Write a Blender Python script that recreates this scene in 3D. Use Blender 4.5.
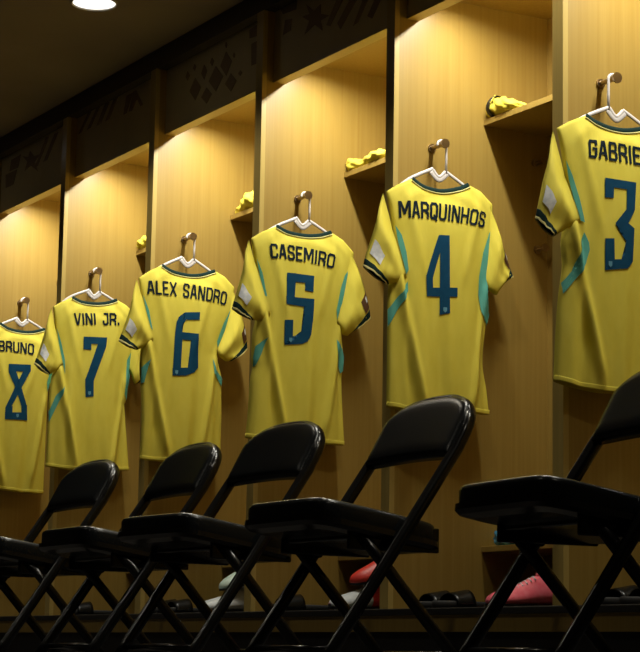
import bpy, bmesh, math, random
import numpy as np
from mathutils import Vector, Matrix

for o in list(bpy.data.objects):
    bpy.data.objects.remove(o)
SC = bpy.context.scene
COL = SC.collection

# ------------------------------------------------------------------ camera
YAW, PITCH, ROLL, FPX = 0.5178, 0.1574, 0.0175, 2069.3
cam_d = bpy.data.cameras.new('camera')
cam_d.sensor_fit = 'HORIZONTAL'
cam_d.sensor_width = 36.0
cam_d.lens = 36.0 * FPX / 640.0
cam_d.clip_start = 0.05
cam = bpy.data.objects.new('camera', cam_d)
COL.objects.link(cam)
_f = Vector((math.sin(YAW) * math.cos(PITCH), math.cos(YAW) * math.cos(PITCH), math.sin(PITCH)))
_r = Vector((math.cos(YAW), -math.sin(YAW), 0))
_u = _r.cross(_f)
_r2 = _r * math.cos(ROLL) + _u * math.sin(ROLL)
_u2 = -_r * math.sin(ROLL) + _u * math.cos(ROLL)
cam.matrix_world = Matrix(((_r2.x, _u2.x, -_f.x, -3.3636), (_r2.y, _u2.y, -_f.y, -4.5543), (_r2.z, _u2.z, -_f.z, 0.082), (0, 0, 0, 1)))
SC.camera = cam

# ------------------------------------------------------------------ world, exposure
W = bpy.data.worlds.new('world')
SC.world = W
W.use_nodes = True
W.node_tree.nodes['Background'].inputs[0].default_value = (0.02, 0.018, 0.015, 1)
W.node_tree.nodes['Background'].inputs[1].default_value = 0.3
SC.view_settings.view_transform = 'Standard'
SC.view_settings.look = 'None'
SC.view_settings.gamma = 1.0
SC.view_settings.use_curve_mapping = False
SC.view_settings.exposure = 0.0

STRIP_WATTS = 10.8        # the light strip hidden behind each frieze board
STRIP_COLOUR = (1.0, 0.97, 0.84)
LAMP_WATTS = 34.0         # each round downlight in the ceiling
FILL_WATTS = 20.0          # the unseen second row, added over the open room as fill light
LAMP_COLOUR = (1.0, 0.9, 0.72)
LAMP_SPOTS = [(-0.46, 2.27), (-0.46, 0.10), (-0.46, 4.44), (-0.46, -2.07), (-2.2, 2.27), (-2.2, 0.10), (-2.2, 4.44)]  # the row farther from the lockers is unseen, added to brighten their fronts
CEIL = 2.45
BAY = 0.9

# ------------------------------------------------------------------ helpers
def mat(name, col, rough=0.5, metal=0.0, spec=0.5, coat=0.0, sheen=0.0):
    m = bpy.data.materials.new(name)
    m.use_nodes = True
    b = m.node_tree.nodes['Principled BSDF']
    b.inputs['Base Color'].default_value = (*col, 1)
    b.inputs['Roughness'].default_value = rough
    b.inputs['Metallic'].default_value = metal
    b.inputs['Specular IOR Level'].default_value = spec
    b.inputs['Coat Weight'].default_value = coat
    b.inputs['Sheen Weight'].default_value = sheen
    return m

def noisy(name, c0, c1, scale=(1, 1, 1), rough=0.5, detail=3, spec=0.5, bump=0.0, nscale=1.0, lo=.3, hi=.7, coat=0.0):
    m = mat(name, c0, rough, spec=spec, coat=coat)
    nt = m.node_tree
    N = nt.nodes
    b = N['Principled BSDF']
    tc = N.new('ShaderNodeTexCoord')
    mp = N.new('ShaderNodeMapping')
    mp.inputs['Scale'].default_value = scale
    nz = N.new('ShaderNodeTexNoise')
    nz.inputs['Scale'].default_value = nscale
    nz.inputs['Detail'].default_value = detail
    rp = N.new('ShaderNodeValToRGB')
    rp.color_ramp.elements[0].position = lo
    rp.color_ramp.elements[0].color = (*c0, 1)
    rp.color_ramp.elements[1].position = hi
    rp.color_ramp.elements[1].color = (*c1, 1)
    L = nt.links.new
    L(tc.outputs['Object'], mp.inputs['Vector'])
    L(mp.outputs[0], nz.inputs['Vector'])
    L(nz.outputs['Fac'], rp.inputs[0])
    L(rp.outputs[0], b.inputs['Base Color'])
    if bump:
        bp = N.new('ShaderNodeBump')
        bp.inputs['Strength'].default_value = bump
        bp.inputs['Distance'].default_value = 0.002
        L(nz.outputs['Fac'], bp.inputs['Height'])
        L(bp.outputs[0], b.inputs['Normal'])
    return m

def emis(name, col, power):
    m = mat(name, col, 0.5)
    b = m.node_tree.nodes['Principled BSDF']
    b.inputs['Emission Color'].default_value = (*col, 1)
    b.inputs['Emission Strength'].default_value = power
    return m

M = {}
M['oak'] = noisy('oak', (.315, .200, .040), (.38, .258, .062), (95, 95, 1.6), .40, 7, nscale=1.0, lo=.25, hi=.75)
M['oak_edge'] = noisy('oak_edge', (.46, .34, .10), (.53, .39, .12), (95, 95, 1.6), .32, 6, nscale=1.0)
M['dark_board'] = noisy('dark_board', (.54, .45, .23), (.60, .50, .26), (8, 8, 8), .55)
M['dark_motif'] = mat('dark_motif', (.27, .19, .10), .6)
M['beam'] = mat('beam', (.07, .055, .04), .6)
M['ceiling'] = noisy('ceiling_paint', (.25, .21, .195), (.28, .235, .22), (3, 3, 3), .9)
M['floor'] = noisy('carpet', (.02, .018, .016), (.035, .03, .026), (60, 60, 60), .95)
M['wall'] = noisy('wall_paint', (.16, .14, .11), (.19, .165, .13), (2, 2, 2), .85)
M['plinth'] = mat('plinth_black', (.012, .010, .008), .6)
M['slab'] = mat('slab_black', (.012, .011, .010), .45)
M['yellow'] = noisy('jersey_yellow', (.73, .625, .070), (.78, .68, .092), (30, 30, 12), .75, 4, spec=.25, bump=.5)
M['yellow_pale'] = mat('piping_yellow', (.68, .64, .27), .75, spec=.25)
M['green'] = mat('rib_green', (.004, .026, .024), .8, spec=.2)
M['teal'] = noisy('insert_turquoise', (.10, .42, .36), (.13, .47, .40), (25, 25, 25), .75, spec=.25)
M['number'] = noisy('number_blue', (.004, .055, .125), (.007, .068, .15), (40, 40, 40), .75, spec=.12)
M['letter'] = mat('letter_navy', (.006, .016, .028), .75, spec=.12)
M['crest'] = mat('crest_pale', (.10, .30, .45), .6)
M['badge'] = noisy('badge_white', (.88, .90, .92), (.55, .60, .66), (60, 60, 60), .5)
M['badge_brown'] = mat('badge_brown', (.10, .045, .018), .5)
M['white'] = mat('hanger_white', (.74, .71, .71), .4)
M['steel'] = mat('hook_steel', (.42, .33, .22), .28, metal=1.0)
M['vinyl'] = noisy('black_vinyl', (.004, .005, .0055), (.006, .007, .0075), (120, 120, 120), .27, spec=.22, bump=.15)
M['frame'] = mat('black_enamel', (.004, .004, .004), .2, spec=.4)
M['rubber'] = mat('rubber', (.006, .006, .006), .75)
M['shoe_red'] = mat('shoe_red', (.80, .050, .035), .45)
M['shoe_white'] = mat('shoe_white', (.62, .66, .68), .45)
M['shoe_grey'] = mat('shoe_pale_green', (.55, .68, .60), .45)
M['shoe_pink'] = noisy('shoe_pink', (.92, .13, .19), (.95, .22, .27), (50, 50, 50), .45)
M['dark'] = mat('dark_sole', (.012, .011, .012), .5)
M['blue'] = noisy('bag_blue', (.01, .12, .30), (.10, .42, .62), (30, 30, 30), .25)
M['lamp_rim'] = mat('lamp_rim', (.5, .48, .44), .4)
M['lamp_glow'] = emis('lamp_glow', (1, .97, .9), 1.8)
M['strip_glow'] = emis('strip_glow', (1, .9, .7), 0.5)

def obj(name, bm, m, parent=None, smooth=False, recalc=True):
    if recalc:
        bmesh.ops.recalc_face_normals(bm, faces=bm.faces)
    me = bpy.data.meshes.new(name)
    bm.to_mesh(me)
    bm.free()
    if smooth:
        for p in me.polygons:
            p.use_smooth = True
    o = bpy.data.objects.new(name, me)
    COL.objects.link(o)
    for mm in (m if isinstance(m, (list, tuple)) else [m]):
        me.materials.append(M[mm])
    if parent is not None:
        o.parent = parent
    return o

def tag(o, label, cat, group=None):
    o['label'] = label
    o['category'] = cat
    if group:
        o['group'] = group
    return o

def thing(name, label, cat, loc=(0, 0, 0), group=None, rz=0.0):
    o = bpy.data.objects.new(name, None)
    COL.objects.link(o)
    o.location = loc
    o.rotation_euler = (0, 0, rz)
    o.empty_display_size = 0.1
    return tag(o, label, cat, group)

def struct(name, bm, m):
    o = obj(name, bm, m)
    o['kind'] = 'structure'
    return o

def box(bm, x0, x1, y0, y1, z0, z1, bev=0.0):
    vs = [bm.verts.new(p) for p in ((x0, y0, z0), (x1, y0, z0), (x1, y1, z0), (x0, y1, z0), (x0, y0, z1), (x1, y0, z1), (x1, y1, z1), (x0, y1, z1))]
    fs = [bm.faces.new([vs[i] for i in q]) for q in ((0, 3, 2, 1), (4, 5, 6, 7), (0, 1, 5, 4), (1, 2, 6, 5), (2, 3, 7, 6), (3, 0, 4, 7))]
    if bev:
        es = list({e for f in fs for e in f.edges})
        bmesh.ops.bevel(bm, geom=es, offset=bev, segments=2, affect='EDGES', profile=.5)
    return bm

def nb():
    return bmesh.new()

def tube(bm, pts, ra, rb=None, side=None, n=10, cap=True, closed=False):
    """sweep an ellipse along points; side = direction of radius ra (rb is across it)"""
    pts = [Vector(p) for p in pts]
    rb = ra if rb is None else rb
    rings = []
    k = len(pts)
    prev = None
    for i, p in enumerate(pts):
        if closed:
            t = (pts[(i + 1) % k] - pts[i - 1]).normalized()
        else:
            t = (pts[min(i + 1, k - 1)] - pts[max(i - 1, 0)]).normalized()
        if side is not None:
            a = Vector(side)
        elif prev is not None:
            a = prev
        else:
            a = Vector((0, 0, 1)) if abs(t.z) < .9 else Vector((1, 0, 0))
        a = (a - t * a.dot(t)).normalized()
        prev = a
        b = t.cross(a)
        ra_ = ra[i] if hasattr(ra, '__len__') else ra
        rb_ = rb[i] if hasattr(rb, '__len__') else rb
        rings.append([bm.verts.new(p + a * (ra_ * math.cos(2 * math.pi * j / n)) + b * (rb_ * math.sin(2 * math.pi * j / n))) for j in range(n)])
    for i in range(k if closed else k - 1):
        r0, r1 = rings[i], rings[(i + 1) % k]
        for j in range(n):
            bm.faces.new((r0[j], r0[(j + 1) % n], r1[(j + 1) % n], r1[j]))
    if cap and not closed:
        bm.faces.new(rings[0][::-1])
        bm.faces.new(rings[-1])
    return bm

def arcpts(c, r, a0, a1, n, ax=(1, 0, 0), ay=(0, 0, 1)):
    c, ax, ay = Vector(c), Vector(ax), Vector(ay)
    return [c + ax * (r * math.cos(a0 + (a1 - a0) * i / n)) + ay * (r * math.sin(a0 + (a1 - a0) * i / n)) for i in range(n + 1)]

def disc(bm, c, r, h, axis=(0, 1, 0), n=24):
    c = Vector(c)
    ax = Vector(axis).normalized()
    return tube(bm, [c - ax * h / 2, c + ax * h / 2], r, r, n=n)

def catmull(pts, n=8):
    pts = [Vector(p) for p in pts]
    out = []
    for i in range(len(pts) - 1):
        p0, p1, p2, p3 = pts[max(i - 1, 0)], pts[i], pts[i + 1], pts[min(i + 2, len(pts) - 1)]
        for j in range(n):
            t = j / n
            out.append(.5 * ((2 * p1) + (p2 - p0) * t + (2 * p0 - 5 * p1 + 4 * p2 - p3) * t * t + (3 * p1 - p0 - 3 * p2 + p3) * t ** 3))
    out.append(pts[-1])
    return out

# ------------------------------------------------------------------ measured outlines (millimetres: along the locker depth, height)
JERSEY = {
 3: {'top':[(-70,1521),(-27,1547),(28,1572),(58,1557),(109,1547),(160,1547),(213,1558),(254,1574),(305,1558),(354,1525)],'left':[(-70,1521),(-54,1452),(-44,1370),(-46,1274),(-56,1204),(-51,1136),(-64,1057),(-71,985),(-81,822)],'right':[(354,1525),(353,1464),(338,1348),(325,1248),(325,1205),(315,1120),(308,1007),(321,904),(329,808)],'hem':[(-81,822),(-28,812),(38,805),(88,802),(138,804),(214,806),(329,808)],'collar':[(28,1572),(58,1557),(109,1547),(160,1547),(213,1558),(254,1574)],'lsl':{'outer':[(-86,1514),(-105,1447),(-130,1368),(-146,1305),(-157,1253)],'cuff':[(-157,1253),(-130,1229),(-98,1211)],'inner':[(-4,1261),(-52,1238),(-98,1211)],'root':[(-73,1519),(-49,1430),(-30,1348),(-13,1295),(-4,1261)]},'rsl':{'outer':[(335,1518),(357,1468),(378,1399),(395,1344),(408,1303)],'cuff':[(408,1303),(393,1291),(377,1282)],'inner':[(306,1284),(323,1251),(350,1247),(377,1282)],'root':[(350,1524),(342,1461),(327,1352),(310,1286)]},'ins':[[(-47,1433),(-29,1390),(-9,1326),(8,1262),(-6,1266),(-27,1328),(-39,1379)],[(6,1235),(22,1209),(25,1188),(12,1149),(-59,1059),(-60,1090),(-12,1154)],[(341,1446),(327,1352),(313,1272),(289,1268),(289,1310),(309,1384)]],'num':[[(75,1396),(183,1396),(181,1372),(74,1372)],[(75,1394),(106,1394),(103,1342),(74,1340)],[(183,1396),(177,1317),(150,1273),(109,1272),(147,1316),(150,1394)],[(109,1274),(150,1277),(175,1264),(172,1226),(145,1222),(147,1250),(109,1267)],[(145,1229),(173,1233),(168,1170),(146,1147),(127,1171),(141,1191)],[(73,1165),(132,1173),(148,1148),(73,1136)],[(73,1225),(104,1228),(105,1156),(73,1146)]],'crest':(89,1154),'name':('GABRIEL',[(26,1499),(130,1503),(230,1497)],[(24,1446),(125,1447),(231,1446)])},
 4: {'top':[(-66,1512),(-23,1541),(29,1566),(69,1545),(135,1539),(202,1555),(240,1573),(288,1557),(337,1518)],'left':[(-66,1512),(-52,1456),(-41,1378),(-40,1283),(-54,1210),(-56,1139),(-55,1045),(-55,839)],'right':[(337,1518),(335,1454),(328,1339),(317,1224),(319,1184),(310,1118),(301,1005),(316,919),(326,841)],'hem':[(-55,839),(-14,835),(23,828),(124,834),(217,838),(283,840),(326,841)],'collar':[(29,1566),(69,1545),(135,1539),(202,1555),(240,1573)],'lsl':{'outer':[(-80,1506),(-104,1438),(-127,1364),(-150,1298),(-158,1260)],'cuff':[(-158,1260),(-115,1233),(-73,1214)],'inner':[(2,1244),(-33,1225),(-73,1214)],'root':[(-69,1511),(-44,1423),(-25,1337),(-12,1283),(1,1244)]},'rsl':{'outer':[(322,1513),(341,1459),(357,1388),(381,1333),(399,1289)],'cuff':[(399,1289),(383,1278),(367,1268)],'inner':[(292,1267),(309,1232),(338,1221),(367,1268)],'root':[(334,1517),(325,1459),(309,1342),(294,1268)]},'ins':[[(-38,1406),(-18,1377),(-2,1323),(6,1268),(-1,1253),(-15,1302),(-29,1353)],[(5,1232),(6,1201),(-22,1157),(-58,1084),(-59,1138),(-30,1182)],[(327,1442),(325,1394),(307,1334),(293,1275),(304,1205),(321,1159),(319,1151),(311,1120),(281,1161),(269,1216),(271,1273),(286,1355),(311,1420)]],'num':[[(115,1391),(154,1394),(156,1145),(121,1137),(119,1356),(107,1368)],[(113,1389),(129,1369),(92,1247),(66,1254)],[(66,1257),(93,1259),(95,1213),(71,1191)],[(72,1219),(184,1229),(184,1200),(71,1191)]],'crest':(138,1154),'name':('MARQUINHOS',[(-26,1485),(130,1496),(298,1487)],[(-23,1430),(123,1439),(284,1435)])},
 5: {'top':[(-66,1513),(-20,1544),(32,1569),(80,1552),(151,1548),(212,1557),(255,1573),(305,1550),(353,1507)],'left':[(-66,1513),(-52,1439),(-40,1352),(-40,1245),(-52,1174),(-53,1086),(-49,1060),(-57,1016),(-63,894),(-71,815)],'right':[(353,1507),(344,1428),(320,1298),(303,1224),(315,1127),(316,1100),(308,1045),(315,921),(324,813)],'hem':[(-71,815),(-2,811),(127,813),(247,813),(324,813)],'collar':[(32,1569),(80,1552),(151,1548),(212,1557),(255,1573)],'lsl':{'outer':[(-77,1508),(-94,1457),(-109,1385),(-127,1322),(-145,1254)],'cuff':[(-145,1254),(-113,1237),(-70,1222)],'inner':[(7,1247),(-24,1222),(-70,1222)],'root':[(-68,1512),(-43,1425),(-19,1342),(-3,1282),(7,1247)]},'rsl':{'outer':[(340,1502),(362,1454),(391,1366),(409,1304),(414,1275)],'cuff':[(414,1275),(381,1249),(338,1218)],'inner':[(273,1246),(299,1203),(319,1201),(338,1218)],'root':[(350,1506),(321,1432),(303,1348),(274,1246)]},'ins':[[(-47,1443),(-27,1395),(-9,1312),(-16,1312),(-35,1381)],[(-10,1164),(-47,1133),(-52,1094),(-50,1060),(-44,1068),(-27,1108)],[(318,1436),(315,1359),(288,1301),(274,1255),(270,1290),(288,1373),(305,1419)],[(272,1183),(303,1151),(311,1125),(307,1075),(294,1065),(276,1107)]],'num':[[(67,1403),(175,1402),(173,1373),(65,1373)],[(67,1402),(103,1404),(97,1298),(64,1293)],[(141,1400),(175,1402),(172,1344),(138,1346)],[(63,1318),(177,1319),(175,1286),(64,1291)],[(138,1318),(177,1318),(172,1244),(164,1190),(125,1195),(138,1228)],[(164,1190),(151,1166),(131,1155),(62,1146),(61,1174),(121,1184),(125,1200)],[(60,1234),(94,1237),(94,1166),(60,1150)]],'crest':(85,1165),'name':('CASEMIRO',[(2,1500),(130,1503),(260,1488)],[(6,1447),(125,1448),(248,1436)])},
 6: {'top':[(-80,1506),(-33,1540),(17,1567),(59,1547),(128,1539),(187,1546),(247,1569),(292,1550),(339,1509)],'left':[(-80,1506),(-65,1423),(-55,1326),(-61,1237),(-64,1158),(-58,1096),(-49,965),(-52,807)],'right':[(339,1509),(327,1408),(294,1314),(266,1231),(288,1152),(289,1124),(293,990),(292,883),(296,812)],'hem':[(-52,807),(-4,805),(78,803),(190,808),(296,812)],'collar':[(17,1567),(59,1547),(128,1539),(187,1546),(247,1569)],'lsl':{'outer':[(-90,1501),(-107,1442),(-124,1370),(-145,1306),(-164,1250)],'cuff':[(-164,1250),(-129,1233),(-91,1222)],'inner':[(-18,1267),(-57,1235),(-91,1222)],'root':[(-82,1505),(-61,1440),(-41,1361),(-28,1309),(-18,1267)]},'rsl':{'outer':[(328,1505),(349,1443),(374,1364),(387,1302),(390,1266)],'cuff':[(390,1266),(360,1241),(325,1215)],'inner':[(254,1249),(270,1224),(295,1211),(325,1215)],'root':[(337,1508),(317,1414),(297,1340),(258,1250)]},'ins':[[(-63,1440),(-40,1383),(-23,1305),(-32,1317),(-51,1383)],[(-34,1189),(-62,1157),(-59,1096),(-50,1101),(-43,1153)],[(314,1418),(309,1351),(259,1262),(255,1286),(283,1360)],[(236,1217),(250,1173),(291,1142),(283,1112),(242,1159)]],'num':[[(74,1344),(83,1366),(110,1387),(116,1359),(101,1337),(100,1309),(70,1301)],[(110,1387),(175,1394),(174,1364),(116,1358)],[(70,1308),(171,1308),(172,1280),(69,1278)],[(69,1290),(101,1289),(96,1137),(64,1136)],[(138,1287),(171,1289),(175,1175),(154,1153),(126,1167),(137,1185)],[(63,1164),(128,1171),(154,1154),(119,1139),(64,1136)]],'crest':(80,1149),'name':('ALEX SANDRO',[(-48,1498),(117,1503),(296,1487)],[(-44,1444),(115,1445),(286,1433)])},
 7: {'top':[(-62,1519),(-25,1544),(24,1568),(69,1552),(132,1551),(185,1560),(231,1578),(275,1559),(314,1528)],'left':[(-62,1519),(-49,1420),(-37,1324),(-58,1206),(-66,1109),(-64,1062),(-67,995),(-68,842)],'right':[(314,1528),(315,1434),(302,1314),(290,1146),(283,1126),(298,991),(314,847)],'hem':[(-68,842),(14,834),(76,833),(190,840),(314,847)],'collar':[(24,1568),(69,1552),(132,1551),(185,1560),(231,1578)],'lsl':{'outer':[(-71,1515),(-92,1447),(-114,1367),(-132,1303),(-146,1264)],'cuff':[(-146,1264),(-114,1239),(-79,1225)],'inner':[(-15,1273),(-43,1243),(-79,1225)],'root':[(-64,1518),(-47,1438),(-28,1352),(-14,1273)]},'rsl':{'outer':[(304,1524),(333,1453),(363,1376),(381,1308),(388,1269)],'cuff':[(388,1269),(362,1238),(334,1221)],'inner':[(296,1281),(309,1233),(320,1215),(334,1221)],'root':[(312,1527),(311,1432),(308,1353),(305,1284)]},'ins':[[(-45,1429),(-24,1362),(-8,1295),(-4,1232),(-17,1285),(-35,1366)],[(-8,1181),(-18,1139),(-64,1027),(-67,1070),(-42,1138)],[(309,1368),(302,1254),(287,1143),(273,1172),(281,1320)]],'num':[[(72,1400),(180,1406),(177,1375),(72,1371)],[(72,1400),(107,1402),(109,1346),(73,1346)],[(180,1406),(177,1367),(124,1214),(86,1215),(139,1377)],[(86,1220),(124,1218),(126,1148),(91,1142)]],'crest':(107,1160),'name':('VINI JR.',[(29,1499),(130,1509),(234,1518)],[(33,1446),(129,1455),(233,1462)])},
 8: {'top':[(-48,1524),(-9,1551),(44,1575),(86,1554),(148,1545),(210,1550),(267,1568),(313,1555),(345,1522)],'left':[(-48,1524),(-34,1416),(-20,1312),(-42,1184),(-50,1079),(-48,1028),(-50,958),(-50,804)],'right':[(345,1522),(329,1429),(300,1309),(296,1266),(294,1022),(292,798)],'hem':[(-50,804),(80,804),(191,798),(292,798)],'collar':[(44,1575),(86,1554),(148,1545),(210,1550),(267,1568)],'lsl':{'outer':[(-57,1520),(-79,1447),(-102,1360),(-121,1291),(-135,1248)],'cuff':[(-135,1248),(-101,1221),(-63,1205)],'inner':[(5,1257),(-24,1225),(-63,1205)],'root':[(-50,1523),(-32,1436),(-11,1343),(5,1257)]},'rsl':{'outer':[(336,1519),(365,1441),(386,1356),(400,1282)],'cuff':[(400,1282),(373,1253),(347,1235)],'inner':[(299,1306),(316,1244),(331,1232),(347,1235)],'root':[(343,1522),(333,1429),(322,1364),(306,1309)]},'ins':[[(312,1373),(306,1320),(287,1274),(282,1316),(294,1360)]],'num':[[(86,1386),(195,1391),(195,1357),(90,1353)],[(86,1384),(118,1368),(186,1191),(154,1194),(126,1271),(88,1347)],[(195,1391),(196,1364),(107,1190),(77,1178),(125,1292),(163,1367)],[(79,1183),(112,1191),(112,1131),(79,1128)],[(154,1199),(185,1202),(190,1130),(157,1134)],[(78,1160),(187,1166),(189,1130),(79,1128)]],'crest':(137,1148),'name':('BRUNO',[(37,1492),(119,1494),(207,1491)],[(38,1440),(119,1440),(204,1438)])},
}
FRIEZE = {6:[[(2441,2279),(2389,2231),(2435,2188),(2487,2236)],[(2265,2283),(2204,2229),(2260,2183),(2322,2237)],[(2182,2320),(2133,2270),(2176,2224),(2226,2273)],[(2365,2313),(2340,2283),(2362,2253),(2388,2283)],[(2299,2325),(2282,2308),(2297,2291),(2314,2309)],[(2449,2336),(2436,2322),(2448,2309),(2461,2323)],[(2509,2322),(2490,2302),(2507,2284),(2526,2303)],[(2184,2359),(2174,2346),(2182,2333),(2192,2345)],[(2116,2300),(2107,2289),(2115,2278),(2125,2289)],[(2340,2216),(2295,2181),(2337,2153),(2383,2188)],[(2138,2224),(2091,2185),(2135,2154),(2183,2193)],[(2062,2218),(2047,2206),(2061,2196),(2077,2208)],[(1995,2355),(1929,2360),(1927,2316),(1993,2323)],[(1977,2297),(1926,2298),(1922,2212),(1973,2214)]],5:[[(1570,2339),(1512,2298),(1466,2311),(1465,2277),(1403,2254),(1464,2252),(1450,2212),(1505,2248),(1576,2230),(1544,2271),(1596,2300),(1542,2296)],[(1290,2303),(1398,2214),(1423,2224),(1338,2316)],[(1196,2277),(1326,2184),(1347,2211),(1243,2290)],[(1120,2264),(1209,2179),(1240,2174),(1158,2275)],[(1038,2241),(1118,2167),(1148,2183),(1078,2253)],[(1720,2321),(1671,2313),(1680,2272),(1735,2269)],[(1758,2406),(1636,2390),(1643,2340),(1738,2348)]],7:[[(3083,2355),(3024,2355),(3078,2281),(3110,2279)],[(3016,2358),(2989,2356),(2921,2282),(2941,2278),(2979,2318),(3025,2278),(3057,2281)],[(3215,2386),(3172,2385),(3252,2292),(3296,2292)],[(3303,2378),(3259,2377),(3341,2293),(3386,2293)],[(3393,2379),(3359,2381),(3454,2298),(3489,2296)],[(3485,2381),(3450,2381),(3547,2299),(3582,2297)]],8:[[(3855,2358),(3812,2357),(3932,2253),(3976,2253)],[(3954,2362),(3916,2358),(4042,2249),(4076,2247)],[(4142,2339),(4093,2303),(4025,2298),(4078,2274),(4040,2223),(4123,2265),(4202,2254),(4171,2293),(4233,2332),(4162,2313)],[(4375,2342),(4258,2345),(4287,2289),(4393,2292)],[(4440,2283),(4298,2282),(4338,2218),(4433,2219)]],4:[[(1541,2279),(1489,2231),(1535,2188),(1587,2236)],[(1365,2283),(1304,2229),(1360,2183),(1422,2237)],[(1282,2320),(1233,2270),(1276,2224),(1326,2273)],[(1465,2313),(1440,2283),(1462,2253),(1488,2283)],[(1399,2325),(1382,2308),(1397,2291),(1414,2309)],[(1549,2336),(1536,2322),(1548,2309),(1561,2323)],[(1609,2322),(1590,2302),(1607,2284),(1626,2303)],[(1284,2359),(1274,2346),(1282,2333),(1292,2345)],[(1216,2300),(1207,2289),(1215,2278),(1225,2289)],[(1440,2216),(1395,2181),(1437,2153),(1483,2188)],[(1238,2224),(1191,2185),(1235,2154),(1283,2193)],[(1162,2218),(1147,2206),(1161,2196),(1177,2208)],[(1095,2355),(1029,2360),(1027,2316),(1093,2323)],[(1077,2297),(1026,2298),(1022,2212),(1073,2214)]],3:[[(-230,2339),(-288,2298),(-334,2311),(-335,2277),(-397,2254),(-336,2252),(-350,2212),(-295,2248),(-224,2230),(-256,2271),(-204,2300),(-258,2296)],[(-510,2303),(-402,2214),(-377,2224),(-462,2316)],[(-604,2277),(-474,2184),(-453,2211),(-557,2290)],[(-680,2264),(-591,2179),(-560,2174),(-642,2275)],[(-762,2241),(-682,2167),(-652,2183),(-722,2253)],[(-80,2321),(-129,2313),(-120,2272),(-65,2269)],[(-42,2406),(-164,2390),(-157,2340),(-62,2348)]]}

# ------------------------------------------------------------------ room shell
XW, XL_, YF, YN = 0.68, -5.5, 6.6, -6.2
struct('floor', box(nb(), XL_, XW, YN, YF, -0.05, 0), 'floor')
struct('ceiling', box(nb(), XL_, XW, YN, YF, CEIL, CEIL + .05), 'ceiling')
struct('wall_right', box(nb(), XW, XW + .1, YN, YF, 0, CEIL), 'wall')
struct('wall_left', box(nb(), XL_ - .1, XL_, YN, YF, 0, CEIL), 'wall')
struct('wall_far', box(nb(), XL_, XW, YF, YF + .1, 0, CEIL), 'wall')
struct('wall_near', box(nb(), XL_, XW, YN - .1, YN, 0, CEIL), 'wall')
Y0, Y1 = -0.9, 4.55
struct('trim_1', box(nb(), 0.0, 0.10, Y0, Y1, 2.372, CEIL), 'beam')

# low platform the lockers stand on
pf = thing('platform', 'low wooden platform with a black top slab running under the whole row of lockers', 'platform', (0, 1.8, 0))
o = obj('top_slab', box(nb(), -0.012, .63, Y0 - 1.8, Y1 - 1.8, .203, .2235, .003), 'slab', pf)
o = obj('riser', box(nb(), 0, .62, Y0 - 1.8, Y1 - 1.8, .154, .203), 'oak', pf)
o = obj('plinth', box(nb(), .02, .62, Y0 - 1.8, Y1 - 1.8, 0, .154), 'plinth', pf)
PT = .2235

# ------------------------------------------------------------------ lockers
T = .047
LOCK_WORDS = {3: 'nearest wooden locker bay, holding the jersey numbered 3', 4: 'wooden locker bay behind the jersey numbered 4', 5: 'wooden locker bay behind the jersey numbered 5',
              6: 'wooden locker bay behind the jersey numbered 6', 7: 'wooden locker bay behind the jersey numbered 7', 8: 'farthest wooden locker bay, behind the jersey numbered 8'}

def prism_yz(bm, poly, x0, x1):
    a = [bm.verts.new((x0, y, z)) for y, z in poly]
    b = [bm.verts.new((x1, y, z)) for y, z in poly]
    n = len(poly)
    bm.faces.new(a)
    bm.faces.new(b[::-1])
    for i in range(n):
        bm.faces.new((a[i], a[(i + 1) % n], b[(i + 1) % n], b[i]))

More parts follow.
